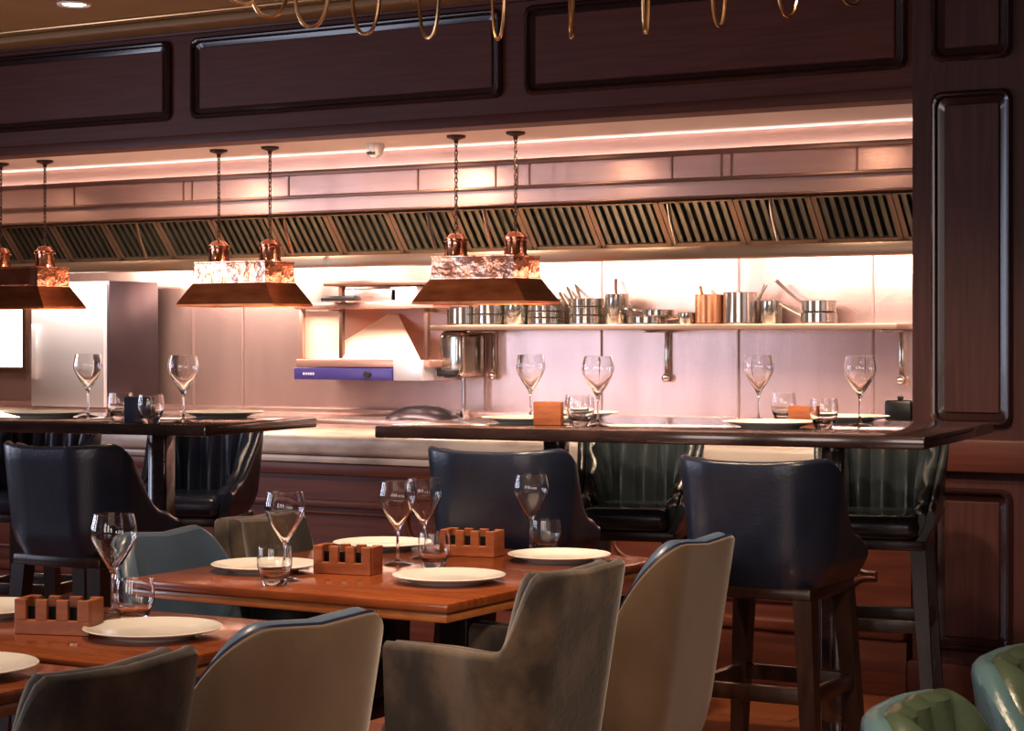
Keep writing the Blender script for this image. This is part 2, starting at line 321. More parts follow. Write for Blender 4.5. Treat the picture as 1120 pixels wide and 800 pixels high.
def make_filter():
    t = thing('grease_filter', '', 'filter'); Wd = 0.376
    def P(x, f, o): # f along slope 0 top .. 1 bottom; o outward from slope
        return (x, 0.0+0.17*f-0.78*o, 0.0-0.205*f-0.62*o)
    fr = BM()
    for xa, xb in ((0, 0.024), (Wd-0.026, Wd)):
        grid(fr, [[P(xa, 0, 0), P(xa, 0, 0.02), P(xb, 0, 0.02), P(xb, 0, 0)], [P(xa, 1, 0), P(xa, 1, 0.02), P(xb, 1, 0.02), P(xb, 1, 0)]], False, True)
    for fa, fb in ((0, 0.03), (0.90, 1.0)):
        grid(fr, [[P(0, fa, 0), P(0, fa, 0.02), P(0, fb, 0.02), P(0, fb, 0)], [P(Wd, fa, 0), P(Wd, fa, 0.02), P(Wd, fb, 0.02), P(Wd, fb, 0)]], False, True)
    link_obj('frame', fr, 'filterframe', t, False)
    sl = BM(); n = 7
    for k in range(n):
        x = 0.032+k*(Wd-0.058)/n
        grid(sl, [[P(x, 0.05, 0), P(x+0.004, 0.05, 0.014), P(x+0.026, 0.05, 0.014), P(x+0.030, 0.05, 0.0)], [P(x, 0.93, 0), P(x+0.004, 0.93, 0.014), P(x+0.026, 0.93, 0.014), P(x+0.030, 0.93, 0.0)]], False, True)
    link_obj('baffles', sl, 'baffle', t, False)
    return t
fproto = make_filter()
for k in range(21):
    place(fproto, (-3.06-0.38*k, 8.42, 2.005), 0, 'steel baffle grease filter in the slanting row under the hood', 'grease filters under the hood')
for x, lb in ((-3.62, 'rightmost thin chrome rod in front of the hood filters, above the copper pan'), (-4.13, 'thin chrome rod in front of the hood filters, above the middle of the pan shelf'),
              (-5.13, 'thin chrome rod between the chains of the right copper lamp'), (-5.46, 'thin chrome rod just left of the right copper lamp chains'),
              (-6.35, 'thin chrome rod just right of the middle copper lamp, above the grill'), (-7.35, 'leftmost thin chrome rod, left of the middle copper lamp')):
    tag(link_obj('hanging_rod', tube(BM(), [(x, 8.37, 1.985), (x, 8.40, 1.90), (x+0.01, 8.44, 1.80)], 0.009, 8), 'chrome'), lb, 'rod', 'chrome rods at the hood')
# ------------------------------------------------------------------ kitchen back line
kc = thing('kitchen_counter', 'stainless steel kitchen worktop running along the back wall', 'worktop')
link_obj('worktop', box(BM(), -10.9, -2.42, 9.3, 9.99, 0.86, 0.90, 0.006), 'steel', kc)
link_obj('cabinet', box(BM(), -10.9, -2.42, 9.34, 9.99, 0.0, 0.86), 'steel', kc, False)
link_obj('splash_ledge', box(BM(), -10.9, -2.42, 9.9, 9.99, 0.90, 0.935, 0.005), 'steel', kc)
pc = thing('pass_counter', 'stainless steel serving pass behind the marble bar slab', 'worktop')
link_obj('worktop', box(BM(), -9.0, -2.62, 7.96, 8.5, 0.88, 0.915, 0.006), 'steel', pc)
link_obj('cabinet', box(BM(), -9.0, -2.62, 8.0, 8.46, 0.0, 0.88), 'steel', pc, False)
# wall seams
bm = BM()
for x in (-3.743, -4.509, -5.35, -6.12, -7.9, -8.3): box(bm, x-0.005, x+0.005, 9.994, 10.0, 0.935, 1.90)
struct('trim_4', bm, 'seam')
# wall shelf
sh = thing('wall_shelf', 'long stainless wall shelf carrying the saucepans', 'shelf')
link_obj('board', box(BM(), -6.31, -3.50, 9.68, 9.998, 1.405, 1.435, 0.005), 'trough', sh)
for x in (-6.05, -4.93, -3.58):
    bm = BM(); box(bm, x-0.012, x+0.012, 9.97, 9.998, 1.12, 1.405, 0.004); bmesh.ops.create_uvsphere(bm, u_segments=12, v_segments=8, radius=0.024, matrix=Matrix.Translation((x, 9.965, 1.14)))
    box(bm, x-0.012, x+0.012, 9.70, 9.985, 1.39, 1.405, 0.003); link_obj('bracket', bm, 'pan', sh)
# pans
def pan(x, z, r, h, ang, up, label, m='pan', y=9.84, hl=0.19, lidded=False, tilt=0):
    t = thing('saucepan', label, 'saucepan', (x, y, z), 0, 'pans on the wall shelf')
    bm = BM(); lathe(bm, [(0, 0), (r*0.93, 0), (r, 0.008), (r, h), (r+0.004, h+0.003), (r-0.003, h), (r-0.004, 0.01), (0, 0.008)], 24); link_obj('body', bm, m, t)
    if hl:
        a = R(ang); dx, dy = math.cos(a), math.sin(a); uz = math.tan(R(up))
        bm = BM(); pts = [(dx*(r-0.002)+dx*hl*f, dy*(r-0.002)+dy*hl*f, h*0.7+uz*hl*f**1.15) for f in (0, 0.1, 0.3, 0.6, 0.9, 1)]
        tube(bm, pts, lambda f: 0.006+0.005*f, 8); link_obj('handle', bm, m, t)
    return t
SZ = 1.435
W = 'on the shelf'
pan(-6.18, SZ, 0.085, 0.10, 200, 10, 'steel saucepan at the far left end of the pan shelf', hl=0.1)
pan(-5.99, SZ, 0.10, 0.055, 20, 25, 'low steel saute pan right of the leftmost pan, lower of a pair')
pan(-5.99, SZ+0.058, 0.10, 0.055, 10, 25, 'low steel saute pan resting on another, under the copper lamp')
pan(-5.81, SZ, 0.075, 0.12, 250, 20, 'upright steel pot just left of the four-pan stack', hl=0.0)
for k in range(4): pan(-5.62, SZ+k*0.036, 0.105, 0.034, 160-k*12, 30, ['steel frying pan at the bottom of the four-pan stack', 'steel frying pan second from the bottom of the four-pan stack', 'steel frying pan third from the bottom of the four-pan stack', 'steel frying pan topmost of the four-pan stack'][k])
for k in range(3): pan(-5.36, SZ+k*0.048, 0.10, 0.046, 150-k*8, 38, ['steel pan at the bottom of the three-pan stack', 'steel pan in the middle of the three-pan stack', 'steel pan topmost of the three-pan stack with raised handle'][k])
pan(-5.17, SZ, 0.065, 0.165, 120, 60, 'tall narrow steel pot right of the three-pan stack', hl=0.08)
pan(-4.98, SZ, 0.11, 0.04, 10, 8, 'shallow steel pan with handle to the right, in the middle of the shelf', hl=0.12)
pan(-4.92, SZ+0.042, 0.09, 0.035, 170, 10, 'small shallow steel pan lying on the shallow pan mid shelf', hl=0.1)
pan(-4.74, SZ, 0.05, 0.06, 0, 0, 'small steel pot left of the copper pan', hl=0)
pan(-4.60, SZ, 0.085, 0.155, 140, 60, 'copper-coloured tall saucepan with handle pointing up', 'pancopper', hl=0.055)
pan(-4.42, SZ, 0.09, 0.165, 30, 62, 'tall shiny steel pot with upright handle, right of the copper pan', hl=0.05, y=9.82)
pan(-4.27, SZ, 0.06, 0.12, 0, 0, 'small steel pot tucked right of the tall shiny pot', hl=0, y=9.88)
pan(-3.98, SZ, 0.095, 0.055, 172, 26, 'lower of two stacked saucepans near the right end of the shelf')
pan(-3.98, SZ+0.058, 0.09, 0.06, 165, 34, 'upper of two stacked saucepans near the right end of the shelf')
# salamander grill
sg = thing('salamander_grill', 'wall salamander grill with an indigo control band and steel top', 'grill', (-6.62, 9.62, 0))
sg.scale = (1.24, 1, 1)
link_obj('base', box(BM(), -0.46, 0.30, -0.02, 0.36, 1.19, 1.235, 0.006), 'canopy', sg)
band = link_obj('control_band', box(BM(), -0.46, 0.10, -0.04, 0.36, 1.115, 1.185, 0.004), 'blueband', sg)
link_obj('control_box', box(BM(), 0.105, 0.27, -0.03, 0.36, 1.115, 1.235, 0.006), 'greysteel', sg)
link_obj('knob', lathe(BM(), [(0, 0), (0.02, 0), (0.018, 0.02), (0, 0.02)], 16), 'black', sg); kn = [c for c in sg.children if c.name.startswith('knob')][0]; kn.location = (-0.03, -0.04, 1.15); kn.rotation_euler = (R(90), 0, 0); kn.parent = band
bm = BM()
for k in range(5): box(bm, -0.405+k*0.014, -0.396+k*0.014, -0.043, -0.04, 1.143, 1.157)
link_obj('lettering', bm, 'markpaint', band, False)
link_obj('back_panel', box(BM(), -0.46, 0.33, 0.30, 0.36, 1.235, 1.53), 'canopy', sg, False)
bm = BM(); frust(bm, (-0.06, 0.0, 1.237), (0.30, 0.004), (-0.06, 0.27, 1.50), (0.03, 0.004)); link_obj('reflection_shape', bm, 'cream', sg, False)  # pale triangle stands in for a bright reflection on the grill
for x in (-0.44, -0.21, 0.27): link_obj('post', box(BM(), x-0.01, x+0.01, 0.0, 0.03, 1.237, 1.53, 0.003), 'hoodtrim' if x > -0.4 else 'canopy', sg)
link_obj('side_panel', box(BM(), -0.46, -0.23, 0.04, 0.06, 1.237, 1.52), 'cream', sg, False)
link_obj('top', box(BM(), -0.46, 0.33, -0.04, 0.36, 1.53, 1.57, 0.008), 'canopy', sg)
link_obj('burner_housing', box(BM(), -0.20, 0.10, 0.02, 0.34, 1.57, 1.65, 0.01), 'steel', sg)
link_obj('top_rail', box(BM(), -0.30, 0.34, -0.02, 0.30, 1.665, 1.695, 0.006), 'hoodtrim', sg)
for x in (-0.27, 0.31): link_obj('rail_post', box(BM(), x-0.01, x+0.01, 0.1, 0.14, 1.57, 1.665), 'hoodtrim', sg)
tag(link_obj('griddle_pan', box(BM(), -6.94, -6.70, 9.50, 9.575, 1.575, 1.605, 0.008), 'black'), 'small black tray with pale end on the grill top', 'tray')
tag(link_obj('steel_box', box(BM(), -6.54, -6.36, 9.64, 9.9, 1.572, 1.66, 0.006), 'greysteel'), 'pale grey steel box standing on the grill top', 'box')
cb = thing('switch_box', 'pale grey box on a conduit beside the middle copper lamp', 'box', (-7.42, 9.75, 0))
link_obj('housing', box(BM(), -0.05, 0.05, -0.05, 0.05, 1.63, 1.75, 0.008), 'greysteel', cb); link_obj('conduit', tube(BM(), [(0, 0, 1.75), (0, 0, 1.9)], 0.01, 8), 'chrome', cb)
# dispenser column with lever
dc = thing('steel_dispenser', 'narrow steel dispenser with black lever hanging under the shelf end', 'dispenser', (-6.19, 9.85, 0))
link_obj('column', box(BM(), -0.085, 0.085, -0.12, 0.14, 1.13, 1.403, 0.04, 5), 'pan', dc)
link_obj('lever', box(BM(), -0.07, 0.06, -0.16, -0.12, 1.14, 1.18, 0.01), 'black', dc)
link_obj('drain_pipe', tube(BM(), [(0.02, 0, 1.13), (0.02, 0, 0.936)], 0.014, 10), 'chrome', dc)
link_obj('foot', tube(BM(), [(0.02, 0, 0.90), (0.02, 0, 0.94)], 0.03, 12), 'chrome', dc)
dl = lathe(BM(), [(0, 0), (0.21, 0), (0.205, 0.012), (0.17, 0.040), (0.1, 0.068), (0.03, 0.075), (0, 0.076)], 32)
o = tag(link_obj('dome_lid', dl, 'darksteel'), 'low dark steel dome lid lying on the back worktop', 'lid'); o.location = (-6.28, 9.58, 0.90)
# tall fridge and lit hatch on the left
fr = thing('steel_fridge', 'tall pale stainless fridge cabinet against the back wall on the left', 'fridge', (0.06, 0, 0))
link_obj('body', box(BM(), -9.18, -8.55, 9.42, 9.88, 0.90, 1.715, 0.006), 'darksteel', fr)  # dark colour puts the shade of the unlit side into the body
link_obj('door', box(BM(), -9.17, -8.56, 9.385, 9.418, 0.93, 1.70, 0.008), 'greysteel', fr); link_obj('kick_plate', box(BM(), -9.17, -8.56, 9.40, 9.425, 0.90, 0.925), 'steel', fr)
link_obj('handle', box(BM(), -9.15, -9.13, 9.35, 9.387, 1.1, 1.45, 0.004), 'chrome', fr)
ht = thing('lit_hatch', 'brightly lit square serving hatch at the left edge of the kitchen wall', 'hatch')
link_obj('lamp_panel', box(BM(), -10.3, -9.74, 9.965, 9.985, 1.165, 1.60), 'lit', ht, False)
bm = BM(); box(bm, -10.33, -9.71, 9.95, 9.998, 1.13, 1.162); box(bm, -10.33, -9.71, 9.95, 9.998, 1.603, 1.63); box(bm, -9.738, -9.71, 9.95, 9.998, 1.16, 1.605); box(bm, -10.33, -10.302, 9.95, 9.998, 1.16, 1.605); link_obj('frame', bm, 'hoodtrim', ht, False)
dv = lathe(BM(), [(0, 0), (0.045, 0), (0.045, -0.02), (0.035, -0.05), (0.018, -0.065), (0, -0.068)], 24)
o = thing('ceiling_camera', 'small white dome camera on the white kitchen ceiling', 'camera', (-5.53, 8.02, KC)); link_obj('housing', dv, 'white', o)
link_obj('lens', box(BM(), -0.02, 0.02, -0.045, -0.03, -0.055, -0.04, 0.004), 'black', o)
# black box at the right end of the pass
kb = thing('card_terminal', 'small black boxy device at the right end of the marble bar', 'device', (-2.675, YF+0.12, 0.925))
link_obj('stand', box(BM(), -0.03, 0.03, -0.03, 0.03, 0, 0.12, 0.004), 'black', kb); link_obj('body', box(BM(), -0.06, 0.05, -0.05, 0.05, 0.115, 0.195, 0.012), 'black', kb); link_obj('button', box(BM(), -0.02, 0.0, -0.01, 0.01, 0.195, 0.21, 0.003), 'black', kb)
# ------------------------------------------------------------------ copper pendant lamps
def make_pendant():
    t = thing('pendant_lamp', '', 'lamp')
    def loop(hx, hy, z): return [(-hx, -hy, z), (hx, -hy, z), (hx, hy, z), (-hx, hy, z)]
    def skirt(name, secs, m):
        bm = BM(); grid(bm, [loop(*s) for s in secs], False, True); return link_obj(name, bm, m, t, False)
    skirt('shade', [(0.30, 0.155, 0.0), (0.303, 0.158, 0.0), (0.303, 0.158, 0.012), (0.225, 0.122, 0.118), (0.220, 0.117, 0.118), (0.297, 0.152, 0.010), (0.297, 0.152, 0.0)], 'copper_dark')
    skirt('upper_box', [(0.226, 0.123, 0.114), (0.226, 0.123, 0.122), (0.222, 0.12, 0.124), (0.218, 0.116, 0.212), (0.222, 0.12, 0.216), (0.222, 0.12, 0.221), (0.0, 0.0, 0.222)], 'copper')
    for x in (-0.16, 0.16):
        bm = BM(); lathe(bm, [(0, 0.215), (0.060, 0.215), (0.056, 0.225), (0.052, 0.235), (0.052, 0.29), (0.058, 0.294), (0.058, 0.304), (0.050, 0.308), (0.034, 0.326), (0.01, 0.332), (0, 0.333)], 20, (x, 0, 0))
        ch = link_obj('chimney', bm, 'copper', t)
        bm = BM(); z = 0.333; k = 0
        while z < KC-1.515-0.03:
            h = 0.021; pts = []
            for q in range(10):
                a = 2*PI*q/10; u = 0.0075*math.cos(a); v = 0.0155*math.sin(a); pts.append((x+(u if k % 2 else 0), (0 if k % 2 else u), z+0.0135+v))
            tube(bm, pts, 0.0026, 5, True); z += h; k += 1
        link_obj('chain', bm, 'bronze', ch)
        zz = KC-1.515
        bm = BM(); lathe(bm, [(0, zz-0.001), (0.045, zz-0.001), (0.043, zz-0.012), (0.012, zz-0.022), (0.008, zz-0.038), (0, zz-0.04)], 20, (x, 0, 0)); link_obj('ceiling_cup', bm, 'bronze', t)
        bm = BM(); bmesh.ops.create_uvsphere(bm, u_segments=16, v_segments=10, radius=0.032, matrix=Matrix.Translation((x*0.8, 0, 0.07))); bu = link_obj('bulb', bm, 'bulb', t)
        bm = BM(); lathe(bm, [(0, 0.098), (0.015, 0.098), (0.015, 0.15), (0, 0.15)], 12, (x*0.8, 0, 0)); link_obj('bulb_holder', bm, 'black', bu)
    return t
pp = make_pendant()
for x, lb in ((-4.82, 'copper double-chimney pendant lamp in front of the pan shelf'), (-6.22, 'middle of the three copper double-chimney pendant lamps, left of the grill'), (-7.71, 'copper double-chimney pendant lamp cut by the left edge, in front of the lit hatch')):
    place(pp, (x, 7.88, 1.515), 0, lb, 'copper pendant lamps over the bar')
    l = bpy.data.lights.new('pendant_light', 'AREA'); l.shape = 'RECTANGLE'; l.size = 0.4; l.size_y = 0.2; l.energy = 9; l.color = (1, 0.62, 0.34)
    o = bpy.data.objects.new('pendant_light', l); C.objects.link(o); o.location = (x, 7.88, 1.545)
# ------------------------------------------------------------------ chandelier of hanging loops
ch = thing('ring_chandelier', 'brass chandelier with a circle of hanging elongated loops', 'chandelier', (-2.36, 4.41, 0))
ch.rotation_euler = (0, 0, R(30.7))
N = 26; RR = 0.9
def zt_(x): return 2.245+0.05*x
bm = BM(); tube(bm, [(RR*math.cos(2*PI*k/64), RR*math.sin(2*PI*k/64), zt_(RR*math.cos(2*PI*k/64))+0.37) for k in range(64)], 0.012, 8, True); link_obj('hoop', bm, 'brass', ch)
bm = BM(); tube(bm, [(0, 0, 2.5), (0, 0, MC)], 0.012, 8); lathe(bm, [(0, MC), (0.09, MC), (0.085, MC-0.02), (0, MC-0.03)], 24)
for k in range(4):
    a = PI/2*k+0.4; tube(bm, [(0, 0, 2.75), (RR*math.cos(a), RR*math.sin(a), zt_(RR*math.cos(a))+0.37)], 0.006, 6)
link_obj('suspension', bm, 'brass', ch)
for k in range(N):
    a = 2*PI*(k+0.72)/N; cx, cy = RR*math.cos(a), RR*math.sin(a); z0 = zt_(cx)
    pts = []
    for q in range(36):
        t = 2*PI*q/36; u = 0.062*math.copysign(abs(math.cos(t))**0.8, math.cos(t)); v = 0.18*math.copysign(abs(math.sin(t))**0.75, math.sin(t)); pts.append((cx+u*math.cos(a), cy+u*math.sin(a), z0+0.18+v))
    link_obj('loop', tube(BM(), pts, 0.0055, 6, True), 'brass', ch)
o = thing('downlight', 'round recessed downlight in the gold ceiling at top left', 'ceiling light', (-6.17, 6.62, MC))
link_obj('rim', lathe(BM(), [(0.05, 0), (0.075, 0), (0.072, -0.008), (0.052, -0.004), (0.05, 0)], 28), 'white', o); link_obj('lens', lathe(BM(), [(0, -0.001), (0.05, -0.001), (0.05, -0.003), (0, -0.004)], 28), 'led', o)
# ------------------------------------------------------------------ tables
def bar_table(name_label, corners, Wd, Dp, rot, bases, name='bar_table'):
    # corner = front right corner; local x to the left negative
    t = thing(name, name_label, 'table', (corners[0], corners[1], 0), rot)
    link_obj('tabletop', box(BM(), -Wd, 0, 0, Dp, 1.042, 1.08, 0.006, 2), 'blackwood', t)
    for bx, by in bases:
        bm = BM(); box(bm, bx-0.035, bx+0.035, by-0.035, by+0.035, 0.03, 1.03, 0.006); link_obj('post', bm, 'blackwood', t)
        link_obj('top_plate', box(BM(), bx-0.13, bx+0.13, by-0.13, by+0.13, 1.028, 1.042, 0.003), 'blackwood', t)
        link_obj('foot_plate', box(BM(), bx-0.24, bx+0.24, by-0.24, by+0.24, 0.0, 0.03, 0.006), 'blackwood', t)
    return t
def TP(t, x, y, z): # table-local to world
    a = t.rotation_euler.z; return (t.location.x+x*math.cos(a)-y*math.sin(a), t.location.y+x*math.sin(a)+y*math.cos(a), z)
bt = bar_table('long dark polished high table in front of the pan shelf, under the right copper lamp', (-1.905, 5.505), 1.76, 1.06, 7, [(-1.38, 0.60), (-0.42, 0.60)])
bl = bar_table('dark polished high table at the left under two copper lamps', (-4.16, 5.07), 1.6, 0.76, 8, [(-0.42, 0.40), (-1.2, 0.40)])
def dining_table(label, loc, Wd, Dp, rot, group=None):
    t = thing('dining_table', label, 'table', (loc[0], loc[1], 0), rot)
    link_obj('tabletop', box(BM(), -Wd, 0, 0, Dp, 0.728, 0.75, 0.005, 2), 'tablewood', t)
    link_obj('lower_edge', box(BM(), -Wd+0.008, -0.008, 0.008, Dp-0.008, 0.703, 0.727, 0.006, 2), 'edgewood', t)
    cx, cy = -Wd/2, Dp/2
    for s in ((-0.28, 0.28) if Dp > 0.9 else (0,)):
        link_obj('post', box(BM(), cx-0.045, cx+0.045, cy+s-0.045, cy+s+0.045, 0.05, 0.69, 0.008), 'legwood', t)
        bm = BM(); box(bm, cx-0.30, cx+0.30, cy+s-0.04, cy+s+0.04, 0, 0.05, 0.008); box(bm, cx-0.25, cx+0.25, cy+s-0.03, cy+s+0.03, 0.67, 0.703, 0.005); link_obj('foot', bm, 'legwood', t)
    return t
T1 = dining_table('long orange-brown wooden dining table laid for four in the middle', (-2.478, 3.885), 0.97, 1.12, 0.3)
T2 = dining_table('orange-brown wooden dining table for two at the lower left, with the wooden rack', (-2.49, 2.855), 1.05, 0.62, 2)
T3 = dining_table('wooden dining table in the bottom left corner, nearest the camera', (-2.51, 2.20), 1.05, 0.60, 2)
# ------------------------------------------------------------------ chairs and stools
def make_stool(outer, inner, ribbed):
    t = thing('bar_stool', '', 'bar stool')
    path = u_path(0.205, 0.20, 0.19, 0.12, 120 if ribbed else 72)
    def zt(s):
        a = abs(s); return 0.81+0.215*(1-smooth01((a-0.36)/0.50)) + 0.013*min(1, (a/0.4))**2*(1-smooth01((a-0.42)/0.2)) - 0.03*smooth01((a-0.85)/0.15)
    def lean(s, z): return 0.035*max(0, (z-0.68)/0.36)*(1-0.5*smooth01((abs(s)-0.5)/0.3)) - 0.03*max(0, (0.74-z)/0.06)
    link_obj('outer_shell', shell(BM(), path, 0.68, zt, 0, 0.028, lean), outer, t)
    sc = (lambda s: 0.036*abs(math.sin(PI*6.5*(s+1)))) if ribbed else (lambda s: 0.012*math.cos(s*PI/2))
    ip = path
    link_obj('inner_back', shell(BM(), ip, 0.70, lambda s: zt(s)-0.006, 0.030, 0.055, lean, sc), inner, t)
    link_obj('seat', box(BM(), -0.158, 0.158, -0.15, 0.225, 0.685, 0.765, 0.035, 4), inner, t)
    link_obj('seat_frame', box(BM(), -0.175, 0.175, -0.17, 0.18, 0.645, 0.683, 0.01), 'legwood', t)
    for sx in (-1, 1):
        for sy in (-1, 1):
            link_obj('leg', frust(BM(), (sx*0.195, sy*0.19, 0.0), (0.018, 0.018), (sx*0.15, sy*0.145, 0.65), (0.026, 0.026)), 'legwood', t, False)
    zf = 0.39; e = 0.172; ey = 0.167
    for x0, x1, y0, y1 in ((-e, e, ey-0.012, ey+0.012), (-e, e, -ey-0.012, -ey+0.012), (-e-0.012, -e+0.012, -ey, ey), (e-0.012, e+0.012, -ey, ey)):
        link_obj('footrest', box(BM(), x0, x1, y0, y1, zf-0.022, zf+0.022, 0.004), 'legwood', t)
    return t
st_navy = make_stool('navy', 'navy', True)
st_black = make_stool('teal_black', 'teal_black', True)
G = 'leather bar stools around the high tables'
place(st_navy, (-2.25, 5.23, 0), 1, 'navy-black leather stool seen from behind at the right end of the long high table', G)
place(st_navy, (-3.12, 5.27, 0), 8, 'navy leather bar stool seen from behind, in the middle of the picture', G)
place(st_black, (-3.31, 6.45, 0), 196, 'black leather bar stool with ribbed back facing us between the two turned-away stools', G)
place(st_black, (-2.46, 6.62, 0), 194, 'black-green leather bar stool with ribbed back facing us beside the pilaster', G)
place(st_navy, (-4.43, 4.83, 0), 3, 'navy leather bar stool seen from behind at the left high table', G)
place(st_navy, (-5.02, 6.07, 0), 200, 'navy leather bar stool with ribbed back facing us, right side of the left high table', G)
place(st_navy, (-5.66, 5.85, 0), 195, 'navy ribbed bar stool behind the left turned-away stool, cut by the left edge', G)
def make_arm_chair(kind):
    t = thing('dining_chair', '', 'chair')
    wd = 0.195; path = u_path(wd, 0.23, 0.12 if kind == 'velvet' else 0.20, 0.09, 110)
    if kind == 'velvet':
        def zt(s): a = abs(s); return 0.66+0.18*(1-smooth01((a-0.29)/0.12))+0.01*(a/0.4 if a < 0.4 else 1)
        outer = inner = 'velvet'; zb = 0.27
    else:
        def zt(s): a = abs(s); t = max(0, min(1, (a-0.21)/0.38)); return 0.40+0.43*(1-0.55*t-0.45*smooth01(t)+0.07*math.sin(PI*min(1, t*1.6)))+0.01*min(1, a/0.23)
        outer, inner = 'taupe', 'blue'; zb = 0.27
        if kind == 'leather': outer = inner = 'bluegrey'
    def lean(s, z): return 0.08*((z-0.3)/0.54 if z > 0.3 else 0)*(1-0.65*smooth01((abs(s)-0.4)/0.3)) - 0.03*max(0, (0.36-z)/0.1)
    tt = 0.06 if kind != 'velvet' else 0.075
    oi = tt*0.5 if kind == 'velvet' else 0.016
    osh = link_obj('outer_shell', shell(BM(), path, zb, zt, 0, oi, lean), outer, t)
    link_obj('inner_back', shell(BM(), path, zb+0.05, lambda s: zt(s)+(-0.003 if kind == 'velvet' else 0.008), oi+0.001, tt, lean, lambda s: 0.012*math.cos(s*PI/2)), inner, t)
    if kind == 'two_tone': link_obj('piping', rim_tube(BM(), path, zt, oi-0.004, lean, 0.0065, -0.002), 'piping', osh)
    link_obj('seat', box(BM(), -wd+tt+0.005, wd-tt-0.005, -0.14, 0.22, 0.36, 0.47, 0.04, 4), inner, t)
    link_obj('seat_frame', box(BM(), -wd+0.05, wd-0.05, -0.17, 0.19, 0.30, 0.358, 0.01), 'legwood', t)
    for sx in (-1, 1):
        for sy in (-1, 1):
            link_obj('leg', frust(BM(), (sx*0.19, 0.02+sy*0.20, 0.0), (0.013, 0.013), (sx*0.155, 0.02+sy*0.165, 0.31), (0.022, 0.022)), 'legwood', t, False)
    return t
cv = make_arm_chair('velvet'); ct = make_arm_chair('two_tone'); cl = make_arm_chair('leather')
GD = 'upholstered chairs around the dining tables'
place(cv, (-2.46, 3.99, 0), 88, 'mottled grey velvet armchair at the near right side of the four-place table', GD)
place(ct, (-2.52, 4.74, 0), 88, 'tan velvet chair with blue leather inside, right of the grey velvet armchair', GD)
place(ct, (-2.50, 3.06, 0), 82, 'taupe velvet chair with navy piping at the lower left, before the four-place table', GD)
place(cv, (-2.45, 2.43, 0), 92, 'grey velvet armchair at the bottom left corner, nearest the camera', GD)
place(cl, (-3.31, 4.18, 0), -90, 'plain blue-grey leather chair on the far left side of the four-place table', GD)
place(cv, (-3.36, 4.67, 0), -90, 'grey velvet chair on the far side of the four-place table, right of the blue-grey one', GD)
# green tub chairs
def make_tub():
    t = thing('tub_chair', '', 'chair')
    path = u_path(0.24, 0.22, 0.22, 0.20, 160)
    def zt(s): a = abs(s); return 0.52+0.21*(1-smooth01((a-0.22)/0.42))
    def lean(s, z): return 0.06*max(0, (z-0.3)/0.43)
    link_obj('outer_shell', shell(BM(), path, 0.16, zt, 0, 0.06, lean), 'teal', t)
    link_obj('inner_back', shell(BM(), path, 0.30, lambda s: zt(s)+0.006, 0.035, 0.085, lean, lambda s: 0.03*abs(math.sin(PI*6.5*(s+1)))), 'green', t)
    link_obj('seat', box(BM(), -0.15, 0.15, -0.13, 0.22, 0.30, 0.43, 0.04, 4), 'green', t)
    link_obj('seat_frame', box(BM(), -0.17, 0.17, -0.15, 0.18, 0.15, 0.30, 0.01), 'teal', t)
    for sx in (-1, 1):
        for sy in (-1, 1): link_obj('leg', frust(BM(), (sx*0.16, sy*0.15, 0), (0.015, 0.015), (sx*0.15, sy*0.14, 0.16), (0.022, 0.022)), 'legwood', t, False)
    return t
tb = make_tub()
place(tb, (-0.97, 3.35, 0), -88, 'teal tub chair with green channelled inside, nearest, at the bottom right', 'green tub chairs at the bottom right')
place(tb, (-0.98, 3.98, 0), -90, 'teal tub chair with green channelled inside, cut by the right edge', 'green tub chairs at the bottom right')
# ------------------------------------------------------------------ tableware
def make_wine():
    bm = BM(); th = 0.0020
    out = [(0, 0), (0.036, 0), (0.037, 0.0015), (0.030, 0.004), (0.010, 0.008), (0.0045, 0.014), (0.0038, 0.03), (0.0038, 0.080), (0.006, 0.092), (0.015, 0.107), (0.027, 0.126), (0.040, 0.148), (0.049, 0.168), (0.0515, 0.181), (0.0500, 0.196), (0.0440, 0.222)]
    inn = [(0.0440-th, 0.2222), (0.050-th, 0.196), (0.0515-th, 0.181), (0.049-th, 0.168), (0.040-th, 0.149), (0.027-th, 0.128), (0.014-th, 0.110), (0.004, 0.098), (0, 0.0965)]
    return link_obj('wine_glass', lathe(bm, out+inn, 32), 'glass', None, True, 60)
def make_tumbler():
    bm = BM()
    out = [(0, 0), (0.026, 0), (0.028, 0.002), (0.030, 0.012), (0.038, 0.03), (0.0435, 0.050), (0.0435, 0.068), (0.040, 0.094)]
    inn = [(0.0385, 0.0941), (0.042, 0.068), (0.042, 0.050), (0.0365, 0.031), (0.027, 0.018), (0, 0.014)]
    return link_obj('water_tumbler', lathe(bm, out+inn, 32), 'glass', None, True, 60)
def make_plate(r):
    bm = BM(); k = r/0.135
    prof = [(0, 0.002), (0.075*k, 0.002), (0.078*k, 0), (0.082*k, 0), (0.085*k, 0.003), (0.115*k, 0.012), (0.134*k, 0.018), (0.135*k, 0.0195), (0.133*k, 0.0208), (0.112*k, 0.0155), (0.09*k, 0.0085), (0.07*k, 0.0065), (0, 0.006)]
    return link_obj('dinner_plate', lathe(bm, prof, 48), 'ceramic')
wg, wt, pl, plb = make_wine(), make_tumbler(), make_plate(0.142), make_plate(0.15)
for o_, c_ in ((wg, 'wine glass'), (wt, 'glass'), (pl, 'plate'), (plb, 'plate')): o_['category'] = c_
def pt(proto, x, y, z, label, group): return place(proto, (x, y, z), random.uniform(0, 360), label, group)
ZT, ZB = 0.7505, 1.0805
GP = 'white plates laid on the tables'; GW = 'wine glasses on the tables'; GT = 'water tumblers on the tables'
pt(pl, -2.70, 4.24, ZT, 'white plate at the near right corner of the four-place table', GP)
pt(pl, -2.70, 4.80, ZT, 'white plate at the far right of the four-place table, behind the grey velvet chair', GP)
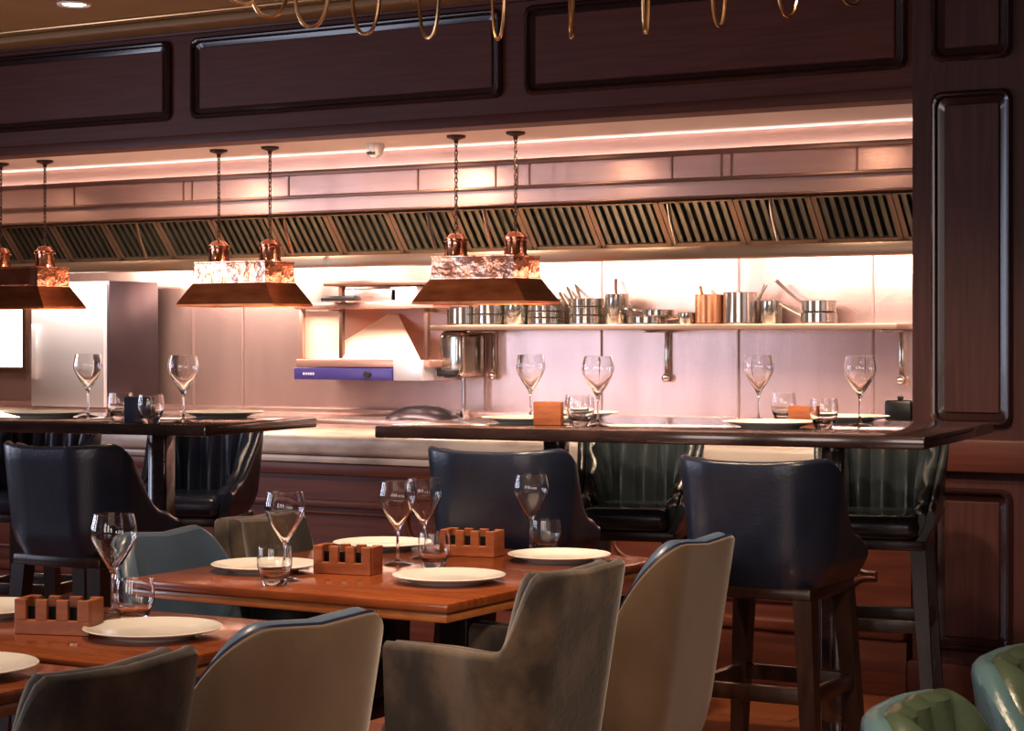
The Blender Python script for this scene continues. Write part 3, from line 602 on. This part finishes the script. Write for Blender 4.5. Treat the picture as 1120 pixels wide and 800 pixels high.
pt(pl, -3.245, 4.20, ZT, 'white plate at the left side of the four-place table, behind a tumbler', GP)
pt(pl, -3.30, 4.82, ZT, 'white plate at the far left of the four-place table', GP)
pt(pl, -2.73, 3.16, ZT, 'white plate in front of the upright glasses on the lower left table', GP)
pt(pl, -3.26, 3.22, ZT, 'white plate left of the rack on the lower left table, cut by the edge', GP)
pt(pl, -2.72, 2.62, ZT, 'white plate at the lowest left table, mostly cut off', GP)
pt(plb, -3.34, 5.72, ZB, 'white plate at the front left of the long high table', GP)
pt(plb, -2.52, 5.83, ZB, 'white plate at the front right of the long high table', GP)
pt(plb, -3.42, 6.20, ZB, 'white plate at the back left of the long high table', GP)
pt(plb, -2.48, 6.36, ZB, 'white plate at the back right of the long high table', GP)
pt(plb, -4.52, 5.60, ZB, 'white plate at the right end of the left high table', GP)
pt(plb, -5.05, 5.28, ZB, 'white plate at the left of the left high table', GP)
pt(wg, -3.075, 4.06, ZT, 'wine glass behind the tumbler at the left front of the four-place table', GW)
pt(wg, -3.03, 4.50, ZT, 'left wine glass of the close pair in the middle of the four-place table', GW)
pt(wg, -3.05, 4.66, ZT, 'right, taller-looking wine glass of the close pair on the four-place table', GW)
pt(wg, -2.865, 4.93, ZT, 'wine glass at the back right of the four-place table', GW)
pt(wg, -3.01, 3.355, ZT, 'large wine glass at the far edge of the lower left table', GW)
pt(wg, -3.30, 3.10, ZT, 'wine glass cut by the left edge of the picture', GW)
pt(wt, -3.035, 3.965, ZT, 'water tumbler at the left front of the four-place table', GT)
pt(wt, -2.90, 4.48, ZT, 'water tumbler below the pair of wine glasses in the middle', GT)
pt(wt, -2.83, 4.955, ZT, 'water tumbler at the back right of the four-place table', GT)
pt(wt, -2.89, 3.285, ZT, 'water tumbler under the large wine glass on the lower left table', GT)
pt(wg, -3.50, 6.02, ZB, 'leftmost wine glass on the long high table', GW)
pt(wg, -3.02, 5.62, ZB, 'wine glass second from left on the long high table', GW)
pt(wg, -2.74, 6.24, ZB, 'wine glass third from left on the long high table', GW)
pt(wg, -2.32, 6.08, ZB, 'rightmost wine glass on the long high table', GW)
pt(wt, -3.17, 5.66+0.1, ZB, 'left tumbler beside the wooden block on the long high table', GT)
pt(wt, -3.06, 5.58, ZB, 'right tumbler beside the wooden block on the long high table', GT)
pt(wt, -2.69, 6.33, ZB, 'left tumbler at the right wooden block on the high table', GT)
pt(wt, -2.33, 5.80, ZB, 'right tumbler at the right wooden block on the high table', GT)
pt(wg, -4.93, 5.36, ZB, 'left wine glass on the left high table', GW)
pt(wg, -4.36, 5.20, ZB, 'right wine glass on the left high table', GW)
pt(wt, -4.60, 5.16, ZB, 'left tumbler on the left high table', GT)
pt(wt, -4.38, 5.06, ZB, 'right tumbler on the left high table', GT)
def make_rack():
    t = thing('condiment_rack', '', 'rack'); L, D, H = 0.165, 0.075, 0.072
    for y in (-D/2, D/2-0.012):
        bm = BM(); box(bm, -L/2, L/2, y, y+0.012, 0, 0.030, 0.0015, 1); n = 4; pw = 0.026
        for k in range(n):
            x = -L/2+k*(L-pw)/(n-1); box(bm, x, x+pw, y, y+0.012, 0.029, H, 0.0015, 1)
        link_obj('slotted_panel', bm, 'rackwood', t)
    for x in (-L/2-0.001, L/2-0.011): link_obj('end_panel', box(BM(), x, x+0.012, -D/2+0.012, D/2-0.012, 0, H, 0.0015, 1), 'rackwood', t)
    bm = BM(); bx = -L/2+0.030
    link_obj('divider', box(BM(), -L/2+0.011, L/2-0.011, -0.006, 0.006, 0.0, 0.055, 0.001, 1), 'black', t)
    link_obj('tray', box(BM(), -L/2+0.011, L/2-0.011, -D/2+0.012, D/2-0.012, 0, 0.008), 'black', t, False)
    return t
rk = make_rack(); rk['category'] = 'rack'; GR = 'slotted wooden racks on the tables'
place(rk, (-3.03, 4.27, ZT), 8, 'slotted wooden rack in the middle front of the four-place table', GR)
place(rk, (-2.98, 4.80, ZT), 8, 'slotted wooden rack at the back of the four-place table', GR)
place(rk, (-2.93, 3.10, ZT), 18, 'slotted wooden rack on the lower left table', GR)
def wood_block(x, y, z, rz, label, m='rackwood', h=0.07):
    t = thing('menu_block', label, 'block', (x, y, z), rz)
    link_obj('body', box(BM(), -0.045, 0.045, -0.03, -0.004, 0, h, 0.003), m, t); link_obj('back_body', box(BM(), -0.045, 0.045, 0.002, 0.03, 0, h, 0.003), m, t); link_obj('base', box(BM(), -0.04, 0.04, -0.006, 0.004, 0, h*0.5), m, t)
wood_block(-3.20, 5.62, ZB, 20, 'reddish wooden menu block between plate and tumblers on the long high table', h=0.075)
wood_block(-2.52, 6.10, ZB, 10, 'reddish wooden menu block at the right of the long high table', h=0.06)
wood_block(-4.47, 5.11, ZB, 20, 'dark violet menu block between the tumblers on the left high table', 'piping', 0.085)
